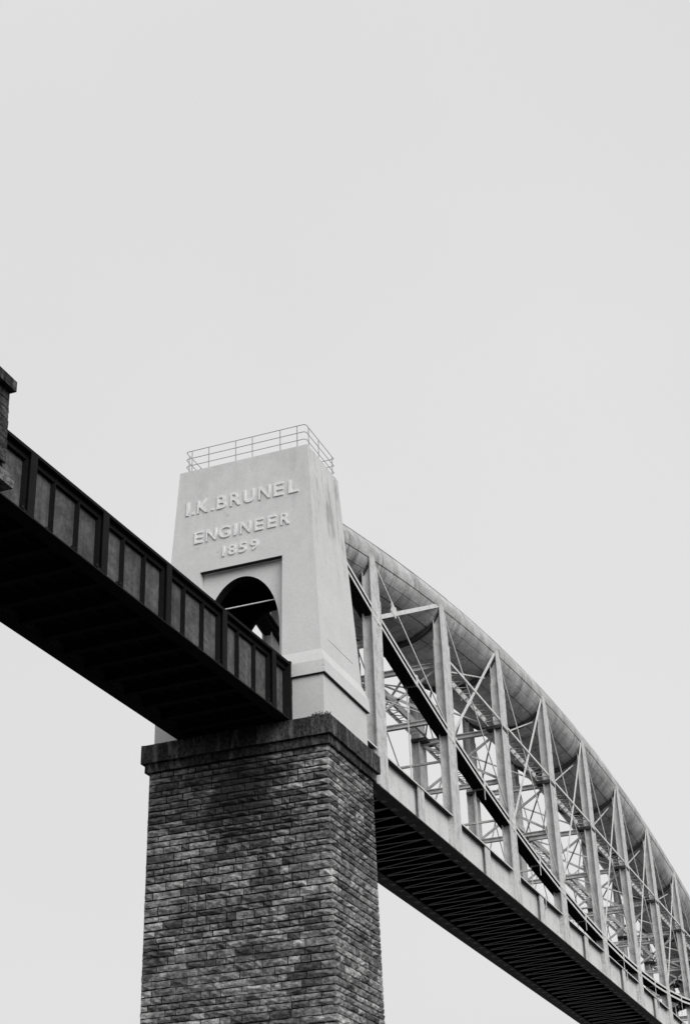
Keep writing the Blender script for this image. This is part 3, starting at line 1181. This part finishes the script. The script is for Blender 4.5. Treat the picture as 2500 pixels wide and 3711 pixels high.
# ------------------------------------------------------------------ main span deck
dk = thing('main_deck', 'pale plate girder deck with dark ribbed underside running from the pier to lower right', 'bridge deck')
DX0, DX1 = 5.9, 128.0
ZT, ZD = 2.053, 0.108
YW = 2.78
for s in (-1, 1):
    MB().box((DX0, min(s * 2.25, s * 3.10), ZD), (DX1, max(s * 2.25, s * 3.10), ZD + .045)).build('bottom_flange', M['flange_dark'], dk)
    stops = [DX0] + [v for i in range(NSTD) for v in (X(i) - 1.42, X(i))] + [DX1]
    for a, b in zip(stops[0::2], stops[1::2]):
        MB().box((a, min(s * 2.45, s * 3.10), ZT - .045), (b, max(s * 2.45, s * 3.10), ZT)).build('top_flange', M['iron'], dk)  # flange coloured dark to carry the shade on its underside
        MB().box((a, min(s * 3.101, s * 3.115), ZT - .075), (b, max(s * 3.101, s * 3.115), ZT + .004)).build('flange_edge', M['bright'], dk)
    xs = [DX0]
    for i in range(NSTD):
        xs += [X(i) - .7, X(i) + 5.3]
    xs.append(DX1)
    for a, b in zip(xs[:-1], xs[1:]):
        MB().box((a + .004, min(s * (YW - .012), s * (YW + .012)), ZD + .046), (b - .004, max(s * (YW - .012), s * (YW + .012)), ZT - .046)).build('web_panel', M['web'], dk)
    for i in range(NSTD):
        x = X(i) + 5.3
        f = MB().box((x - .48, min(s * 3.0, s * 3.06), ZD + .046), (x + .48, max(s * 3.0, s * 3.06), ZT - .046))
        f.box((x - .03, min(s * (YW + .013), s * 3.0), ZD + .046), (x + .03, max(s * (YW + .013), s * 3.0), ZT - .046))
        f.build('stiffener', M['light'], dk)
        MB().box((X(i) - 1.40, min(s * 2.80, s * 3.069), ZD + .05), (X(i) - .02, max(s * 2.80, s * 3.069), ZT - .01)).build('stiffener', M['light'], dk)
    # splice covers and dirt lines under the flange edge
    for i in range(1, NSTD):
        x = X(i) + 6.2
        if i % 2 == 0 or i > 3:
            MB().bar((x - .1, s * 3.10, 1.45), (x - .1, s * 2.80, 1.05), .10, .05, (1, 0, 0)).bar((x - .1, s * 3.12, 1.4), (x - .1, s * 3.12, 2.15), .07, .05, (0, 1, 0)).build('bracket', M['mid'], dk)
bearer0 = brace0 = gus0 = None
PITCH = 1.46
x = 6.76
k = 0
while x < DX1 - 2:
    if bearer0 is None:
        t = MB()
        t.box((-.06, -2.24, .20), (.06, 2.24, .225))
        bearer0 = t.build('floor_bearer', M['trough'], dk)
        bweb0 = MB().box((-.012, -2.24, .226), (.012, 2.24, 1.29)).build('bearer_web', M['pit'], dk)
        brace0 = MB().bar((.04, -2.22, .24), (PITCH - .06, 2.22, .24), .10, .02).build('floor_brace', M['trough'], dk)
        gus0 = MB().add([(-.22, -2.62, ZD - .014), (.30, -2.56, ZD - .014), (.16, -2.27, ZD - .014), (-.14, -2.27, ZD - .014),
                         (-.22, -2.62, ZD - .002), (.30, -2.56, ZD - .002), (.16, -2.27, ZD - .002), (-.14, -2.27, ZD - .002)],
                        [(0, 1, 2, 3), (7, 6, 5, 4), (0, 4, 5, 1), (1, 5, 6, 2), (2, 6, 7, 3), (3, 7, 4, 0)]).build('gusset', M['gusset'], dk)
        gus1 = gus0.copy()
        COL.objects.link(gus1)
        gus1.parent = dk
        gus1.scale = (1, -1, 1)
        for o_ in (bearer0, bweb0, brace0, gus0, gus1):
            o_.location = (x, 0, 0)
    else:
        for src in (bearer0, bweb0, brace0, gus0, gus1):
            c = src.copy()
            COL.objects.link(c)
            c.parent = dk
            c.location = (x, 0, 0)
    x += PITCH
    k += 1
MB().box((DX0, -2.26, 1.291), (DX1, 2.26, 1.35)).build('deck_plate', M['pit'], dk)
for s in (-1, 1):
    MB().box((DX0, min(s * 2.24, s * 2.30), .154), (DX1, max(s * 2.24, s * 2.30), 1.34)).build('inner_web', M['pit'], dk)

# ------------------------------------------------------------------ weed on the cornice near the corner
wd = MB()
rnd = random.Random(3)
for k in range(46):
    a = rnd.uniform(0, 2 * math.pi)
    c = Vector((0.22 + rnd.uniform(-.1, .1), -4.0 + rnd.gauss(0, .22), 0.0))
    L = rnd.uniform(.08, .28)
    d = Vector((math.cos(a) * .5, math.sin(a) * .5, 1)).normalized()
    tip = c + d * L
    sdv = d.cross(Vector((math.cos(a + 1), math.sin(a + 1), 0))).normalized() * .022
    wd.add([c - sdv * .5, c + sdv * .5, (c + tip) / 2 + sdv, tip, (c + tip) / 2 - sdv], [(0, 1, 2, 3, 4)])
    for q in range(3):
        lp0 = c + d * L * rnd.uniform(.4, 1)
        b = rnd.uniform(0, 2 * math.pi)
        e = Vector((math.cos(b), math.sin(b), rnd.uniform(-.2, .5))).normalized() * rnd.uniform(.05, .10)
        f = e.cross(Vector((0, 0, 1))).normalized() * .018
        wd.add([lp0, lp0 + e * .5 + f, lp0 + e, lp0 + e * .5 - f], [(0, 1, 2, 3)])
o = wd.build('weed_tuft', M['leaf'], fix=False)
o['label'] = 'pale spiky weed growing on the near corner of the black pier cornice'
o['category'] = 'plant'

# ------------------------------------------------------------------ weeds rooted along the ledge of the approach girder
def ledge_weed(name, seed):
    q = MB()
    r_ = random.Random(seed)
    for k in range(150):
        while True:
            c = Vector((r_.gauss(0, .17), r_.gauss(0, .05), r_.uniform(0, .26)))
            if c.z < .27 * math.exp(-(c.x / .22) ** 2):
                break
        d = Vector((r_.uniform(-1, 1), r_.uniform(-1, 1), r_.uniform(-.3, 1))).normalized() * r_.uniform(.03, .07)
        e = d.cross(Vector((r_.uniform(-1, 1), r_.uniform(-1, 1), r_.uniform(-1, 1)))).normalized() * .02
        q.add([c - d, c + e, c + d, c - e], [(0, 1, 2, 3)])
    return q.build(name, M['leaf'], fix=False)


ORD = ('first', 'second', 'third', 'fourth', 'fifth', 'sixth', 'seventh', 'eighth', 'ninth', 'tenth', 'eleventh', 'twelfth', 'thirteenth', 'fourteenth', 'fifteenth', 'sixteenth')
protos = [ledge_weed('ledge_weed', 11 + i) for i in range(3)]
rw_ = random.Random(9)
ca, sa = math.cos(-0.022), math.sin(-0.022)
kk = 0
x = -.15 - .28
while x > -24:
    lx, ly = x + rw_.uniform(-.12, .05), -(HWA - .17)
    if kk < 3:
        o = protos[kk]
    else:
        o = protos[kk % 3].copy()
        COL.objects.link(o)
    o.location = (0.40 + lx * ca - ly * sa, 0.085 + lx * sa + ly * ca, ZB + .05)
    o.rotation_euler = (0, 0, -0.022)
    f_ = rw_.uniform(.55, 1.15)
    o.scale = (f_, f_, f_)
    o['label'] = '%s small dark weed along the ledge of the dark girder, counted from the white tower' % ORD[kk]
    o['category'] = 'plant'
    o['group'] = 'weeds along the ledge of the approach girder'
    x -= 1.6
    kk += 1
